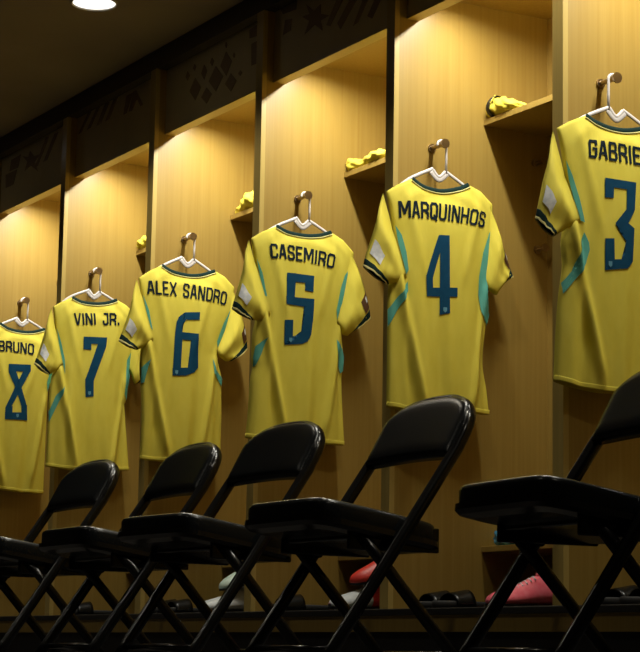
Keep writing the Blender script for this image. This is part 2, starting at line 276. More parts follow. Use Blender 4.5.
def locker(i):
    yp = (i - 3) * BAY                       # camera-side face of this bay's divider
    L = thing('locker', LOCK_WORDS[i], 'locker', (0, yp, PT), 'row of wooden lockers')
    zt = 2.372 - PT
    near = -BAY + T + .0015
    obj('side_panel', box(nb(), .018, .62, 0, T, 0, zt), 'oak', L)
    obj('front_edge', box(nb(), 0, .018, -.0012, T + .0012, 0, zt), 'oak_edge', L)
    if i == 3:
        obj('side_panel', box(nb(), .018, .62, -BAY, -BAY + T, 0, zt), 'oak', L)
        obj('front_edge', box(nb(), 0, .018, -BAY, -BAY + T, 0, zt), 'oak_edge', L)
    obj('back_panel', box(nb(), .60, .62, near, 0, 0, zt), 'oak', L)
    obj('top_panel', box(nb(), .09, .60, near, 0, 2.2 - PT, 2.22 - PT), 'oak', L)
    fr = obj('frieze_board', box(nb(), .047, .09, near, 0, 2.113 - PT, zt), 'dark_board', L)
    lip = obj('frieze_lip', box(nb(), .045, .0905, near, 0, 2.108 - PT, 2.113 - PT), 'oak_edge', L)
    if i in FRIEZE:
        for kind in (range(0, 12), range(12, 99)):
          bm = nb()
          for poly in [m_ for n_, m_ in enumerate(FRIEZE[i]) if n_ in kind]:
            q = []
            for y, z in poly:
                q.append((min(max(y / 1000 - yp, near + .004), -.004), min(max(z / 1000 - PT, 2.116 - PT), zt - .002)))
            prism_yz(bm, q, .0445, .0475)
          if len(bm.verts):
            obj('frieze_pattern', bm, 'dark_motif', fr)
          else:
            bm.free()
    obj('upper_shelf', box(nb(), .345, .60, near, 0, 1.797 - PT, 1.8165 - PT, .001), 'oak', L)
    obj('lower_shelf', box(nb(), .345, .60, near, 0, .410 - PT, .428 - PT, .001), 'oak', L)
    st = obj('light_strip', box(nb(), .165, .195, near + .03, -.03, 2.192 - PT, 2.2 - PT), 'strip_glow', L)
    ld = bpy.data.lights.new('strip_light', 'AREA')
    ld.shape = 'RECTANGLE'
    ld.size = .03
    ld.size_y = .58
    ld.spread = math.radians(165)
    ld.energy = STRIP_WATTS
    ld.color = STRIP_COLOUR
    lo = bpy.data.objects.new('strip_light', ld)
    COL.objects.link(lo)
    lo.parent = L
    lo.location = (.18, -.42, 2.189 - PT)
    # coat hooks on the divider: the one the hanger hangs from, two spare ones under the shelf
    hx, hz = (HOOKX[i], 1.694 - PT)
    bm = nb()
    disc(bm, (hx, -.003, hz), .014, .006)
    tube(bm, [(hx, -.003, hz), (hx, -.070, hz)], .0078, n=14)
    disc(bm, (hx + .004, -.073, hz + .001), .0155, .006)
    obj('coat_hook', bm, 'steel', L, smooth=False)
    for x, z in ((.56, 1.3685 + .04), (.5515, 1.70)):
        bm = nb()
        disc(bm, (x, -.003, z - PT), .014, .006)
        tube(bm, [(x, -.003, z - PT), (x, -.045, z - PT)], .0052, n=12)
        disc(bm, (x, -.047, z - PT), .0125, .006)
        obj('coat_hook', bm, 'steel', L)
    return L

HOOKX = {}
for i, d in JERSEY.items():
    cx = (d['collar'][0][0] + d['collar'][-1][0]) / 2000.
    HOOKX[i] = cx + (.027 - .017 if i != 3 else -.027 + .017)
for i in range(3, 9):
    locker(i)

# ------------------------------------------------------------------ ceiling lamps
lamp_words = ['round ceiling downlight glowing at the top left of the picture', 'round ceiling downlight over the chairs before jersey 3', 'round ceiling downlight over the far end of the locker row',
              'round ceiling downlight beyond the near end of the locker row', 'round ceiling downlight in the middle of the open room', 'round ceiling downlight in the near part of the open room', 'round ceiling downlight in the far part of the open room']
for w, (x, y) in zip(lamp_words, LAMP_SPOTS):
    L = thing('ceiling_lamp', w, 'lamp', (x, y, CEIL), 'round ceiling downlights')
    bm = nb()
    tube(bm, [Vector((.083 * math.cos(t), .083 * math.sin(t), -.004)) for t in [2 * math.pi * k / 40 for k in range(40)]], .007, .005, closed=True)
    obj('rim', bm, 'lamp_rim', L, smooth=True)
    bm = nb()
    disc(bm, (0, 0, -.003), .078, .004, (0, 0, 1), 40)
    obj('diffuser', bm, 'lamp_glow', L)
    ld = bpy.data.lights.new('downlight', 'SPOT')
    ld.energy = LAMP_WATTS if x > -1 else FILL_WATTS
    ld.color = LAMP_COLOUR
    ld.spot_size = math.radians(118)
    ld.spot_blend = .4
    ld.shadow_soft_size = .07
    lo = bpy.data.objects.new('downlight', ld)
    COL.objects.link(lo)
    lo.parent = L
    lo.location = (0, 0, -.012)

# ------------------------------------------------------------------ jerseys
def mm(l):
    return [(x / 1000., z / 1000.) for x, z in l]

def resample(poly, ts):
    P = np.array(poly, float)
    d = np.concatenate([[0], np.cumsum(np.hypot(*np.diff(P, axis=0).T))])
    d /= d[-1]
    return np.stack([np.interp(ts, d, P[:, 0]), np.interp(ts, d, P[:, 1])], 1)

def smoothed(poly):
    return [(v.x, v.y) for v in catmull([(x, z, 0) for x, z in poly], 6)]

def coons(B0, B1, S0, S1, nu, nv):
    """B0,B1: curves along u at v=0,1; S0,S1: curves along v at u=0,1"""
    u = np.linspace(0, 1, nu)
    v = np.linspace(0, 1, nv)
    b0, b1, s0, s1 = resample(B0, u), resample(B1, u), resample(S0, v), resample(S1, v)
    U = u[:, None, None]
    V = v[None, :, None]
    P = (1 - V) * b0[:, None] + V * b1[:, None] + (1 - U) * s0[None] + U * s1[None]
    P -= (1 - U) * (1 - V) * b0[0] + U * (1 - V) * b0[-1] + (1 - U) * V * b1[0] + U * V * b1[-1]
    return P

def base_depth(d, x, z):
    xl = np.interp(z, d['lz'], d['lx'])
    xr = np.interp(z, d['rz'], d['rx'])
    s = np.clip((x - xl) / np.maximum(xr - xl, 1e-4), 0, 1)
    zt = np.interp(x, d['tx'], d['tz'])
    b = np.sqrt(np.clip(1 - np.abs(2 * s - 1) ** 3, 0, 1))
    dz = np.maximum(zt - z, 0)
    v = 1 - np.exp(-dz / .05)
    return s, b, dz, v

def near_y(d, x, z):
    """depth of the camera-side cloth layer with its folds"""
    s, b, dz, v = base_depth(d, x, z)
    ph = d['ph']
    low = np.clip((dz - .12) / .5, 0, 1)
    y = -(.004 + .024 * b * v)
    w = x + .016 * np.sin(3.1 * z + 6 * ph) + .006 * np.sin(7.3 * z + 11 * ph)
    f = low * (.0055 * np.sin(2 * np.pi * (w * 6.1 + ph)) + .0035 * np.sin(2 * np.pi * (w * 10.7 + 2.3 * ph)) + .0016 * np.sin(2 * np.pi * (w * 19 + 1.7 * ph)))
    # soft pulls running down from each armhole, a sag below the collar, slack over the shoulders
    def ridge(x0, z0, x1, z1, wd, hgt):
        dx, dz_ = x1 - x0, z1 - z0
        L = math.hypot(dx, dz_)
        t = ((x - x0) * dx + (z - z0) * dz_) / L
        n = ((x - x0) * dz_ - (z - z0) * dx) / L
        return hgt * np.exp(-(n / wd) ** 2) * np.exp(-np.clip(-t, 0, None) ** 2 / .0016) * np.exp(-np.clip(t - L, 0, None) ** 2 / .0036)
    xa, xb = float(np.interp(1.25, d['lz'], d['lx'])), float(np.interp(1.25, d['rz'], d['rx']))
    f = f + ridge(xa + .02, 1.24, xa + .10, .88, .015, -.017) + ridge(xa + .045, 1.22, xa + .06, .95, .010, .007) + ridge(xb - .02, 1.22, xb - .07, .90, .013, -.013) + ridge(xb - .03, 1.16, xb - .015, .95, .009, .006)
    f = f + ridge(xa + .05, 1.50, xa + .10, 1.30, .016, -.004) + ridge(xb - .05, 1.49, xb - .10, 1.30, .016, -.004)
    f = f + .0022 * np.sin(2 * np.pi * (z * 13 + 9 * (s - .5) ** 2 + ph)) * np.exp(-((dz - .045) / .035) ** 2) * b
    return y + f * np.clip(b * 1.3, 0, 1)

def far_y(d, x, z):
    s, b, dz, v = base_depth(d, x, z)
    return .004 + .016 * b * v

def grid_faces(bm, V):
    n, m = len(V), len(V[0])
    for i in range(n - 1):
        for j in range(m - 1):
            q = [V[i][j], V[i + 1][j], V[i + 1][j + 1], V[i][j + 1]]
            q = list(dict.fromkeys(q))
            if len(q) > 2:
                try:
                    bm.faces.new(q)
                except ValueError:
                    pass

def patch(d, polys, off, size=.014):
    """flat printed or sewn shapes laid on the camera-side cloth"""
    out = nb()
    for poly in polys:
        bm = nb()
        vs = [bm.verts.new((x, 0, z)) for x, z in poly]
        f = bm.faces.new(vs)
        bmesh.ops.triangulate(bm, faces=[f])
        for _ in range(7):
            es = [e for e in bm.edges if e.calc_length() > size]
            if not es:
                break
            bmesh.ops.subdivide_edges(bm, edges=es, cuts=1)
            bmesh.ops.triangulate(bm, faces=[f for f in bm.faces if len(f.verts) > 3])
        me = bpy.data.meshes.new('tmp')
        bm.to_mesh(me)
        bm.free()
        out.from_mesh(me)
        bpy.data.meshes.remove(me)
    for v in out.verts:
        v.co.y = float(near_y(d, v.co.x, v.co.z)) - off
    out.normal_update()
    for f in out.faces:
        if f.normal.y > 0:
            f.normal_flip()
    return out

GLYPH = {  # pen strokes in a unit box, letter width first
    'A': (1.0, [[(0, 0), (.38, 1), (.62, 1), (1, 0)], [(.2, .3), (.8, .3)]]),
    'B': (.95, [[(0, 0), (0, 1), (.8, 1), (.95, .85), (.95, .65), (.8, .52), (0, .52)], [(.8, .52), (1, .38), (1, .15), (.8, 0), (0, 0)]]),
    'C': (.9, [[(1, .75), (1, .9), (.85, 1), (.15, 1), (0, .85), (0, .15), (.15, 0), (.85, 0), (1, .12), (1, .25)]]),
    'D': (.95, [[(0, 0), (0, 1), (.75, 1), (1, .82), (1, .18), (.75, 0), (0, 0)]]),
    'E': (.85, [[(1, 1), (0, 1), (0, 0), (1, 0)], [(0, .52), (.8, .52)]]),
    'G': (.95, [[(1, .8), (1, 1), (.1, 1), (0, .9), (0, 0), (.8, 0), (1, .18), (1, .52), (.55, .52)]]),
    'H': (.95, [[(0, 0), (0, 1)], [(1, 0), (1, 1)], [(0, .48), (1, .48)]]),
    'I': (.12, [[(.5, 0), (.5, 1)]]),
    'J': (.8, [[(.3, 1), (1, 1), (1, .18), (.8, 0), (.2, 0), (0, .15), (0, .3)]]),
    'L': (.8, [[(0, 1), (0, 0), (1, 0)]]),
    'M': (1.35, [[(0, 0), (0, 1), (.12, 1), (.5, .25), (.88, 1), (1, 1), (1, 0)]]),
    'N': (1.0, [[(0, 0), (0, 1), (.12, 1), (.88, 0), (1, 0), (1, 1)]]),
    'O': (.95, [[(.2, 0), (0, .15), (0, .85), (.2, 1), (.8, 1), (1, .85), (1, .15), (.8, 0), (.2, 0)]]),
    'Q': (.95, [[(.2, 0), (0, .15), (0, .85), (.2, 1), (.8, 1), (1, .85), (1, .15), (.8, 0), (.2, 0)], [(.55, .2), (.95, -.12)]]),
    'R': (.95, [[(0, 0), (0, 1), (.8, 1), (1, .85), (1, .6), (.8, .48), (.1, .48)], [(.45, .48), (1, .3), (1, 0)]]),
    'S': (.9, [[(1, .78), (1, .9), (.82, 1), (.18, 1), (0, .86), (0, .66), (.15, .54), (.85, .46), (1, .34), (1, .14), (.82, 0), (.18, 0), (0, .1), (0, .24)]]),
    'U': (.95, [[(0, 1), (0, .15), (.2, 0), (.8, 0), (1, .15), (1, 1)]]),
    'V': (1.0, [[(0, 1), (.42, 0), (.58, 0), (1, 1)]]),
    'X': (1.0, [[(0, 0), (1, 1)], [(0, 1), (1, 0)]]),
    '.': (.12, [[(.5, 0), (.5, .14)]]),
    ' ': (.55, []),
}

def lettering(text, top, bot):
    """polygons of the printed name, following the arc of the photo's lettering"""
    top, bot = mm(top), mm(bot)
    def q(c, t):
        (x0, z0), (x1, z1), (x2, z2) = c
        m = (x1 - x0) / (x2 - x0)
        l0 = (t - m) * (t - 1) / m
        l1 = t * (t - 1) / (m * (m - 1))
        l2 = t * (t - m) / (1 - m)
        return (x0 + t * (x2 - x0), z0 * l0 + z1 * l1 + z2 * l2)
    gap = .52
    H = top[0][1] - bot[0][1]
    tot = sum(GLYPH[c][0] for c in text) + gap * (len(text) - 1)
    wid = top[2][0] - top[0][0]
    unit = wid / tot                      # metres per letter width
    sw = min(.0105, unit * .34)
    words = [[]]
    pos = 0.
    for c in text:
        w, strokes = GLYPH[c]
        if c == ' ':
            words.append([])
        polys = words[-1]
        def at(p):
            a = (pos + p[0] * w) / tot
            h = p[1]
            tx, tz = q(top, a)
            bx, bz = q(bot, a)
            hs = sw / H
            hh = hs * .5 + h * (1 - hs)
            return Vector((bx + (tx - bx) * hh, bz + (tz - bz) * hh))
        for st in strokes:
            P = [at(p) for p in st]
            for a, b in zip(P, P[1:]):
                t = (b - a)
                if t.length < 1e-5:
                    continue
                t.normalize()
                nrm = Vector((-t.y, t.x)) * sw / 2
                a2, b2 = a - t * sw * .38, b + t * sw * .38
                polys.append([tuple(a2 + nrm), tuple(a2 - nrm), tuple(b2 - nrm), tuple(b2 + nrm)])
        pos += w + gap
    return words

def ribbon(d, line, w, off, n=60, dz=0.0):
    """a band along a line on the cloth, w high"""
    P = resample(smoothed(line), np.linspace(0, 1, n))
    bm = nb()
    rows = []
    for k in range(n):
        a = P[max(k - 1, 0)]
        b = P[min(k + 1, n - 1)]
        t = np.array([b[0] - a[0], b[1] - a[1]])
        t /= np.hypot(*t)
        nr = np.array([-t[1], t[0]])
        row = []
        for s, o_ in ((-.5, 0), (-.3, 1), (.3, 1), (.5, 0), (.5, -1), (-.5, -1)):
            x, z = P[k] + nr * (w * s + dz)
            y = float(near_y(d, x, min(z, 9))) - off * (.4 + .6 * max(o_, 0)) + (.004 if o_ < 0 else 0)
            row.append(bm.verts.new((x, y, z)))
        rows.append(row)
    for r0, r1 in zip(rows, rows[1:]):
        for j in range(6):
            bm.faces.new((r0[j], r0[(j + 1) % 6], r1[(j + 1) % 6], r1[j]))
    bm.faces.new(rows[0])
    bm.faces.new(rows[-1][::-1])
    return bm

def sleeve_surface(d, sl, np_=22, nq=15, grow=0.0, p0=0.0, p1=1.0):
    P = coons(mm(sl['root']), mm(sl['cuff']), mm(sl['outer']), mm(sl['inner']), nq, np_)   # [q][p]
    n, m = P.shape[:2]
    near = np.zeros((n, m))
    far = np.zeros((n, m))
    for a in range(n):
        for b in range(m):
            qv, pv = a / (n - 1), b / (m - 1)
            bump = math.sqrt(max(0, 1 - (2 * qv - 1) ** 2))
            k = min(1, pv / .45)
            k = k * k * (3 - 2 * k)
            x, z = P[a, b]
            xr, zr = P[a, 0]
            yn0 = float(near_y(d, xr, zr)) - .0015
            yf0 = .004
            T_ = .025 - .007 * pv
            yc = -.022
            w = .0035 * math.sin(9 * pv + 5 * qv + 7 * d['ph']) + .002 * math.sin(21 * qv - 6 * pv + 3 * d['ph'])
            near[a, b] = (1 - k) * yn0 + k * (yc - (T_ + w) * bump)
            far[a, b] = (1 - k) * yf0 + k * (yc + T_ * .35 * bump)
    return P, near, far

def sleeve_ring(bm, P, near, far, b, grow=0.0, yshift=0.0):
    n = P.shape[0]
    cx, cz = P[:, b].mean(0)
    ym = (near[:, b].mean() + far[:, b].mean()) / 2
    ring = []
    for a in list(range(n)):
        ring.append((P[a, b, 0], near[a, b], P[a, b, 1]))
    for a in range(n - 2, 0, -1):
        ring.append((P[a, b, 0], far[a, b], P[a, b, 1]))
    return [bm.verts.new((cx + (x - cx) * (1 + grow), ym + (y - ym) * (1 + grow), cz + (z - cz) * (1 + grow))) for x, y, z in ring]

def skin_rings(bm, rings):
    k = len(rings[0])
    for r0, r1 in zip(rings, rings[1:]):
        for j in range(k):
            bm.faces.new((r0[j], r0[(j + 1) % k], r1[(j + 1) % k], r1[j]))

def band(P, near, far, v0, v1, grow):
    """a closed band round the sleeve between two stations (fractions), a little proud of it, with its own thickness"""
    bm = nb()
    m = P.shape[1]
    def lerp(A, v):
        f = v * (m - 1)
        i = min(int(f), m - 2)
        t = f - i
        return A[:, i] * (1 - t) + A[:, i + 1] * t
    rings = []
    for v, g in ((v0, grow * .4), (v0 + (v1 - v0) * .15, grow), (v1 - (v1 - v0) * .15, grow), (v1, grow * .4), (v1, -.06), (v0, -.04)):
        P_ = lerp(P, v)[:, None]
        rings.append(sleeve_ring(bm, P_, lerp(near, v)[:, None], lerp(far, v)[:, None], 0, g))
    skin_rings(bm, rings + [rings[0]])
    return bm

J_WORDS = {3: 'nearest yellow football jersey with a blue number 3', 4: 'yellow football jersey with a blue number 4 on its back', 5: 'yellow football jersey with a blue number 5 on its back',
           6: 'yellow football jersey with a blue number 6 on its back', 7: 'yellow football jersey with a blue number 7 on its back', 8: 'farthest yellow football jersey with a blue number 8'}

def jersey(i):
    D = JERSEY[i]
    yj = (i - 3) * BAY - .066
    def sortz(l):
        q = sorted((z / 1000., x / 1000.) for x, z in l)
        return np.array([a for a, _ in q]), np.array([b for _, b in q])
    d = {'ph': (i * .37) % 1.0}
    d['lz'], d['lx'] = sortz(D['left'])
    d['rz'], d['rx'] = sortz(D['right'])
    t = sorted((x / 1000., z / 1000.) for x, z in D['top'])
    d['tx'] = np.array([a for a, _ in t])
    d['tz'] = np.array([b for _, b in t])
    J = thing('football_jersey', J_WORDS[i] + ', hanging on a white hanger', 'jersey', (0, yj, 0), 'yellow jerseys hung in the lockers')
    top, hem, left, right = mm(D['top']), smoothed(mm(D['hem'])), smoothed(mm(D['left'])), smoothed(mm(D['right']))
    nc = len(D['collar'])
    top = top[:2] + smoothed(top[2:2 + nc]) + top[2 + nc:]
    NU, NV = 73, 81
    P = coons(top, hem, left, right, NU, NV)
    bm = nb()
    Vn, Vf = [], []
    for a in range(NU):
        rn, rf = [], []
        for b in range(NV):
            x, z = P[a, b]
            vb = b / (NV - 1)
            hemwave = .0 * math.sin(a * .9 + i) * max(0, vb - .97) / .03
            yn = float(near_y(d, x, z))
            yf = float(far_y(d, x, z))
            if a in (0, NU - 1):
                v = bm.verts.new((x, (yn + yf) / 2, z + hemwave))
                rn.append(v)
                rf.append(v)
            else:
                rn.append(bm.verts.new((x, yn, z + hemwave)))
                # the far layer's neckline dips lower; the layers meet along the shoulders
                zf = z
                rf.append(bm.verts.new((x, yf, zf + hemwave)))
        Vn.append(rn)
        Vf.append(rf)
    grid_faces(bm, Vn)
    # far layer: skip the rows above the front neckline so that the neck stays open
    xs0, xs1 = D['collar'][0][0] / 1000., D['collar'][-1][0] / 1000.
    n, m = len(Vf), len(Vf[0])
    for a in range(n - 1):
        for b in range(m - 1):
            x = Vf[a][b].co.x
            if b < 7 and xs0 + .01 < x < xs1 - .01:
                continue
            q = list(dict.fromkeys([Vf[a][b], Vf[a][b + 1], Vf[a + 1][b + 1], Vf[a + 1][b]]))
            try:
                bm.faces.new(q)
            except ValueError:
                pass
    # join the layers along the shoulders
    for a in range(n - 1):
        x = Vf[a][0].co.x
        if xs0 - .004 < x < xs1 + .004:
            continue
        q = list(dict.fromkeys([Vn[a][0], Vf[a][0], Vf[a + 1][0], Vn[a + 1][0]]))
        if len(q) > 2:
            try:
                bm.faces.new(q)
            except ValueError:
                pass
    obj('body', bm, 'yellow', J, smooth=True)
    # collar
    obj('collar', ribbon(d, mm(D['collar']), .0135, .0035), 'green', J, smooth=True)
    obj('collar_piping', ribbon(d, mm(D['collar']), .004, .0038, dz=-.0088), 'yellow_pale', J, smooth=True)
    # hem stitching band
    obj('hem_band', ribbon(d, [(x, z + .007) for x, z in mm(D['hem'])], .013, .0003), 'yellow', J, smooth=True)
    for k in ('lsl', 'rsl'):
        P2, nr, fr = sleeve_surface(d, D[k])
        bm = nb()
        rings = [sleeve_ring(bm, P2, nr, fr, b) for b in range(P2.shape[1])]
        skin_rings(bm, rings)
        S = obj('sleeve', bm, 'yellow', J, smooth=True)
        obj('cuff', band(P2, nr, fr, .89 if k == 'lsl' else .85, .968, .02), 'green', S, smooth=True)
        obj('cuff_piping', band(P2, nr, fr, .970, 1.0, .02), 'yellow_pale', S, smooth=True)
        # sleeve badge near the outer edge
        if not (k == 'rsl' and i in (3, 7, 8)):
            m_ = P2.shape[1]
            bm = nb()
            a0, a1, b0, b1 = (1, 6, .60, .80) if k == 'lsl' else (0, 4, .58, .82)
            V = []
            for a in range(a0, a1 + 1):
                row = []
                for bb in np.linspace(b0, b1, 6):
                    f = bb * (m_ - 1)
                    ii = int(f)
                    tt = f - ii
                    p = P2[a, ii] * (1 - tt) + P2[a, ii + 1] * tt
                    yv = nr[a, ii] * (1 - tt) + nr[a, ii + 1] * tt
                    row.append(bm.verts.new((p[0] - (.001 if a == a0 and k == 'lsl' else 0), yv - .0022, p[1])))
                V.append(row)
            grid_faces(bm, V)
            bo = obj('sleeve_badge', bm, 'badge' if k == 'lsl' else 'badge_brown', S, smooth=True)
            if k == 'rsl':
                bm = nb()
                V = []
                for a in range(1, 3):
                    row = []
                    for bb in (.66, .70, .75):
                        f = bb * (m_ - 1)
                        ii = int(f)
                        p = P2[a, ii]
                        row.append(bm.verts.new((p[0], nr[a, ii] - .0034, p[1])))
                    V.append(row)
                grid_faces(bm, V)
                obj('badge_emblem', bm, 'badge', S, smooth=True)
    for poly in D['ins']:
        obj('side_insert', patch(d, [mm(poly)], .003, .0055), 'teal', J, smooth=True)
    nm = obj('number', patch(d, [mm(p) for p in D['num']], .0022), 'number', J, smooth=True)
    cx, cz = D['crest'][0] / 1000., D['crest'][1] / 1000.
    obj('number_crest', patch(d, [[(cx - .006, cz + .008), (cx + .006, cz + .008), (cx + .006, cz - .003), (cx, cz - .009), (cx - .006, cz - .003)]], .0034), 'crest', nm)
    text, tp, bt = D['name']
    for word in lettering(text, tp, bt):
        obj('name_lettering', patch(d, word, .0022), 'letter', J, smooth=True)
    # neck label mark under the collar
    return J

for i in sorted(JERSEY):
    jersey(i)

# ------------------------------------------------------------------ hangers
H_WORDS = {k: 'white plastic clothes hanger holding the jersey numbered %d' % k for k in range(3, 9)}
def hanger(i):
    D = JERSEY[i]
    c = mm(D['collar'])
    cx = (c[0][0] + c[-1][0]) / 2
    ztop = (c[0][1] + c[-1][1]) / 2
    sg = -1 if i == 3 else 1
    yj = (i - 3) * BAY - .060
    H = thing('clothes_hanger', H_WORDS[i], 'hanger', (cx, yj, 0), 'white hangers on the coat hooks')
    zp = 1.608
    lt, rt = mm(D['top'])[0], mm(D['top'])[-1]
    tilt = .0
    pts = [(lt[0] - cx + .012, 0, lt[1] - .010), (-.115, 0, ztop - .006), (-.032, 0, zp - .002), (-.024, 0, zp), (-.010, 0, zp - .016), (0, 0, zp - .021), (.010, 0, zp - .016), (.024, 0, zp - .002), (.032, 0, zp - .004), (.115, 0, ztop - .010), (rt[0] - cx - .012, 0, rt[1] - .010)]
    bm = nb()
    tube(bm, catmull(pts, 6), .0058, .0035, side=(0, 0, 1), n=10)
    # the thicker webbed middle
    tube(bm, catmull([(-.030, 0, zp - .007), (-.012, 0, zp - .024), (0, 0, zp - .030), (.012, 0, zp - .024), (.030, 0, zp - .008)], 6), .0095, .0028, side=(0, 0, 1), n=10)
    obj('arms', bm, 'white', H, smooth=True)
    sx = .027 * sg
    r = .017
    bm = nb()
    pts = [(sx, 0, zp - .006), (sx, 0, zp + .04), (sx, 0, 1.690)]
    pts += [tuple(p) for p in arcpts((sx - sg * r, 0, 1.690), r, 0, math.pi * 1.05, 14, ax=(sg, 0, 0))[1:]]
    tube(bm, pts, .0042, .0042, n=10, side=(0, 1, 0))
    obj('hook', bm, 'white', H, smooth=True)
for i in range(3, 9):
    hanger(i)

# ------------------------------------------------------------------ folding chairs
def chair_proto(name, label, loc, rz):
    C = thing(name, label, 'chair', loc, 'black folding chairs in front of the lockers', rz)
    hw = .213
    def side(z):
        zs = [0, .10, .63, .70]
        xs = [-.257, -.187, .183, .222]
        return float(np.interp(z, zs, xs))
    # inverted-U tube: both front legs and the back uprights
    path = [(side(0.012), 0.012), (side(.10), .10), (side(.3), .3), (side(.5), .5), (side(.63), .63)]
    up = [Vector((x, -hw, z)) for x, z in path]
    dirv = Vector((.263 - .183, 0, .775 - .63)).normalized()
    base = Vector((.183, 0, .63))
    H0, HA, EX = .045, .132, 2.5            # straight length, arch height, roundness of the arch
    left = []
    for k in range(15):
        a = math.pi / 2 * k / 14
        left.append(base + Vector((0, -hw * math.cos(a) ** (2 / EX), 0)) + dirv * (H0 + HA * math.sin(a) ** (2 / EX)))
    right = [Vector((p.x, -p.y, p.z)) for p in left[:-1]][::-1]
    pts = up + left + right + [Vector((p.x, -p.y, p.z)) for p in up][::-1]
    bm = nb()
    nrm = Vector((-dirv.z, 0, dirv.x))
    tube(bm, pts, .0185, .0125, side=nrm, n=12)
    obj('back_frame', bm, 'frame', C, smooth=True)
    # padded backrest filling the bend of the frame
    bm = nb()
    NU, NV = 25, 13
    def pad(off_front):
        V = []
        for a in range(NU):
            s = -1 + 2 * a / (NU - 1)
            row = []
            for b in range(NV):
                t = b / (NV - 1)
                y = s * (hw + .005)
                top = H0 + HA * max(0, 1 - min(abs(y) / (hw + .006), 1) ** EX) ** (1 / EX) + .008
                bot = -.030 - .012 * math.cos(s * math.pi / 2) * -1
                h = bot + (top - bot) * t
                edge = min(1, (1 - abs(s)) * 9) ** .5 * min(1, (.02 + min(t, 1 - t)) * 7) ** .5
                thick = .017 + .012 * edge
                bow = .012 * (1 - s * s)
                p = base + dirv * h + nrm * (off_front * thick) - nrm * bow * .6 + Vector((0, y, 0))
                row.append(bm.verts.new(p))
            V.append(row)
        return V
    VA = pad(1.0)
    VB = pad(-.25)
    grid_faces(bm, VA)
    grid_faces(bm, VB)
    rim = [VA[a][0] for a in range(NU)] + [VA[NU - 1][b] for b in range(1, NV)] + [VA[a][NV - 1] for a in range(NU - 2, -1, -1)] + [VA[0][b] for b in range(NV - 2, 0, -1)]
    rim2 = [VB[a][0] for a in range(NU)] + [VB[NU - 1][b] for b in range(1, NV)] + [VB[a][NV - 1] for a in range(NU - 2, -1, -1)] + [VB[0][b] for b in range(NV - 2, 0, -1)]
    for k in range(len(rim)):
        bm.faces.new((rim[k], rim[(k + 1) % len(rim)], rim2[(k + 1) % len(rim)], rim2[k]))
    obj('backrest', bm, 'vinyl', C, smooth=True)
    # seat cushion: rounded trapezoid, a little lower at the back
    def seat_loop(ins, z, n=40):
        out = []
        for k in range(n):
            a = 2 * math.pi * k / n
            c, s = math.cos(a), math.sin(a)
            e = .24
            x = math.copysign(abs(c) ** e, c)
            y = math.copysign(abs(s) ** e, s)
            fx = -.042 + x * (.197 - ins)
            hw_ = .214 - .022 * (x + 1) / 2 - ins
            out.append((fx, y * hw_, z - .055 * (fx + .225) / .38))
        return out
    bm = nb()
    rings = []
    for ins, z in ((.010, .418), (.002, .422), (0, .432), (0, .468), (.003, .477), (.009, .482), (.022, .485), (.09, .487), (.15, .488)):
        rings.append([bm.verts.new(p) for p in seat_loop(ins, z)])
    skin_rings(bm, rings)
    bm.faces.new(rings[0][::-1])
    bm.faces.new(rings[-1])
    S = obj('seat', bm, 'vinyl', C, smooth=True)
    bm = nb()
    rings = [[bm.verts.new(p) for p in seat_loop(i_, z)] for i_, z in ((-.007, .436), (-.008, .421), (.0, .411), (.03, .405))]
    skin_rings(bm, rings)
    bm.faces.new(rings[-1])
    bm.faces.new(rings[0][::-1])
    obj('seat_pan', bm, 'frame', S, smooth=False)
    bm = nb()
    for sgn in (-1, 1):
        box(bm, -.13, .15, sgn * .178 - .006, sgn * .178 + .006, .352, .418, .004)
    box(bm, -.12, .15, -.172, .172, .378, .402, .004)
    obj('seat_bracket', bm, 'frame', S)
    for sgn in (-1, 1):
        bm = nb()
        tube(bm, [(-.115, sgn * .186, .415), (.005, sgn * .186, .287), (.18, sgn * .186, .098), (.264, sgn * .186, .012)], .0175, .011, side=(1, 0, .9), n=12)
        lg = obj('rear_leg', bm, 'frame', C, smooth=True)
        bm = nb()
        tube(bm, [(.258, sgn * .186, .022), (.274, sgn * .186, .0)], .018, .014, side=(1, 0, .9), n=12)
        obj('rubber_foot', bm, 'rubber', lg, smooth=True)
        bm = nb()
        tube(bm, [(-.250, sgn * hw, .022), (-.265, sgn * hw, .0)], .019, .016, side=(1, 0, -.6), n=12)
        obj('rubber_foot', bm, 'rubber', C, smooth=True)
        bm = nb()
        disc(bm, (-.005, sgn * .2, .358), .012, .03)
        obj('pivot', bm, 'frame', C)
    bm = nb()
    tube(bm, [(side(.095), -hw, .095), (side(.095), hw, .095)], .010, .008, n=10)
    obj('front_stretcher', bm, 'frame', C, smooth=True)
    bm = nb()
    tube(bm, [(.192, -.186, .086), (.192, .186, .086)], .009, .008, n=10)
    obj('rear_stretcher', bm, 'frame', C, smooth=True)
    return C

def dup(root, loc, rz, label):
    r = root.copy()
    COL.objects.link(r)
    r.location = loc
    r.rotation_euler = (0, 0, rz)
    r['label'] = label
    for ch in list(root.children):
        c = ch.copy()
        COL.objects.link(c)
        c.parent = r
        for g in ch.children:
            e = g.copy()
            COL.objects.link(e)
            e.parent = c
    return r

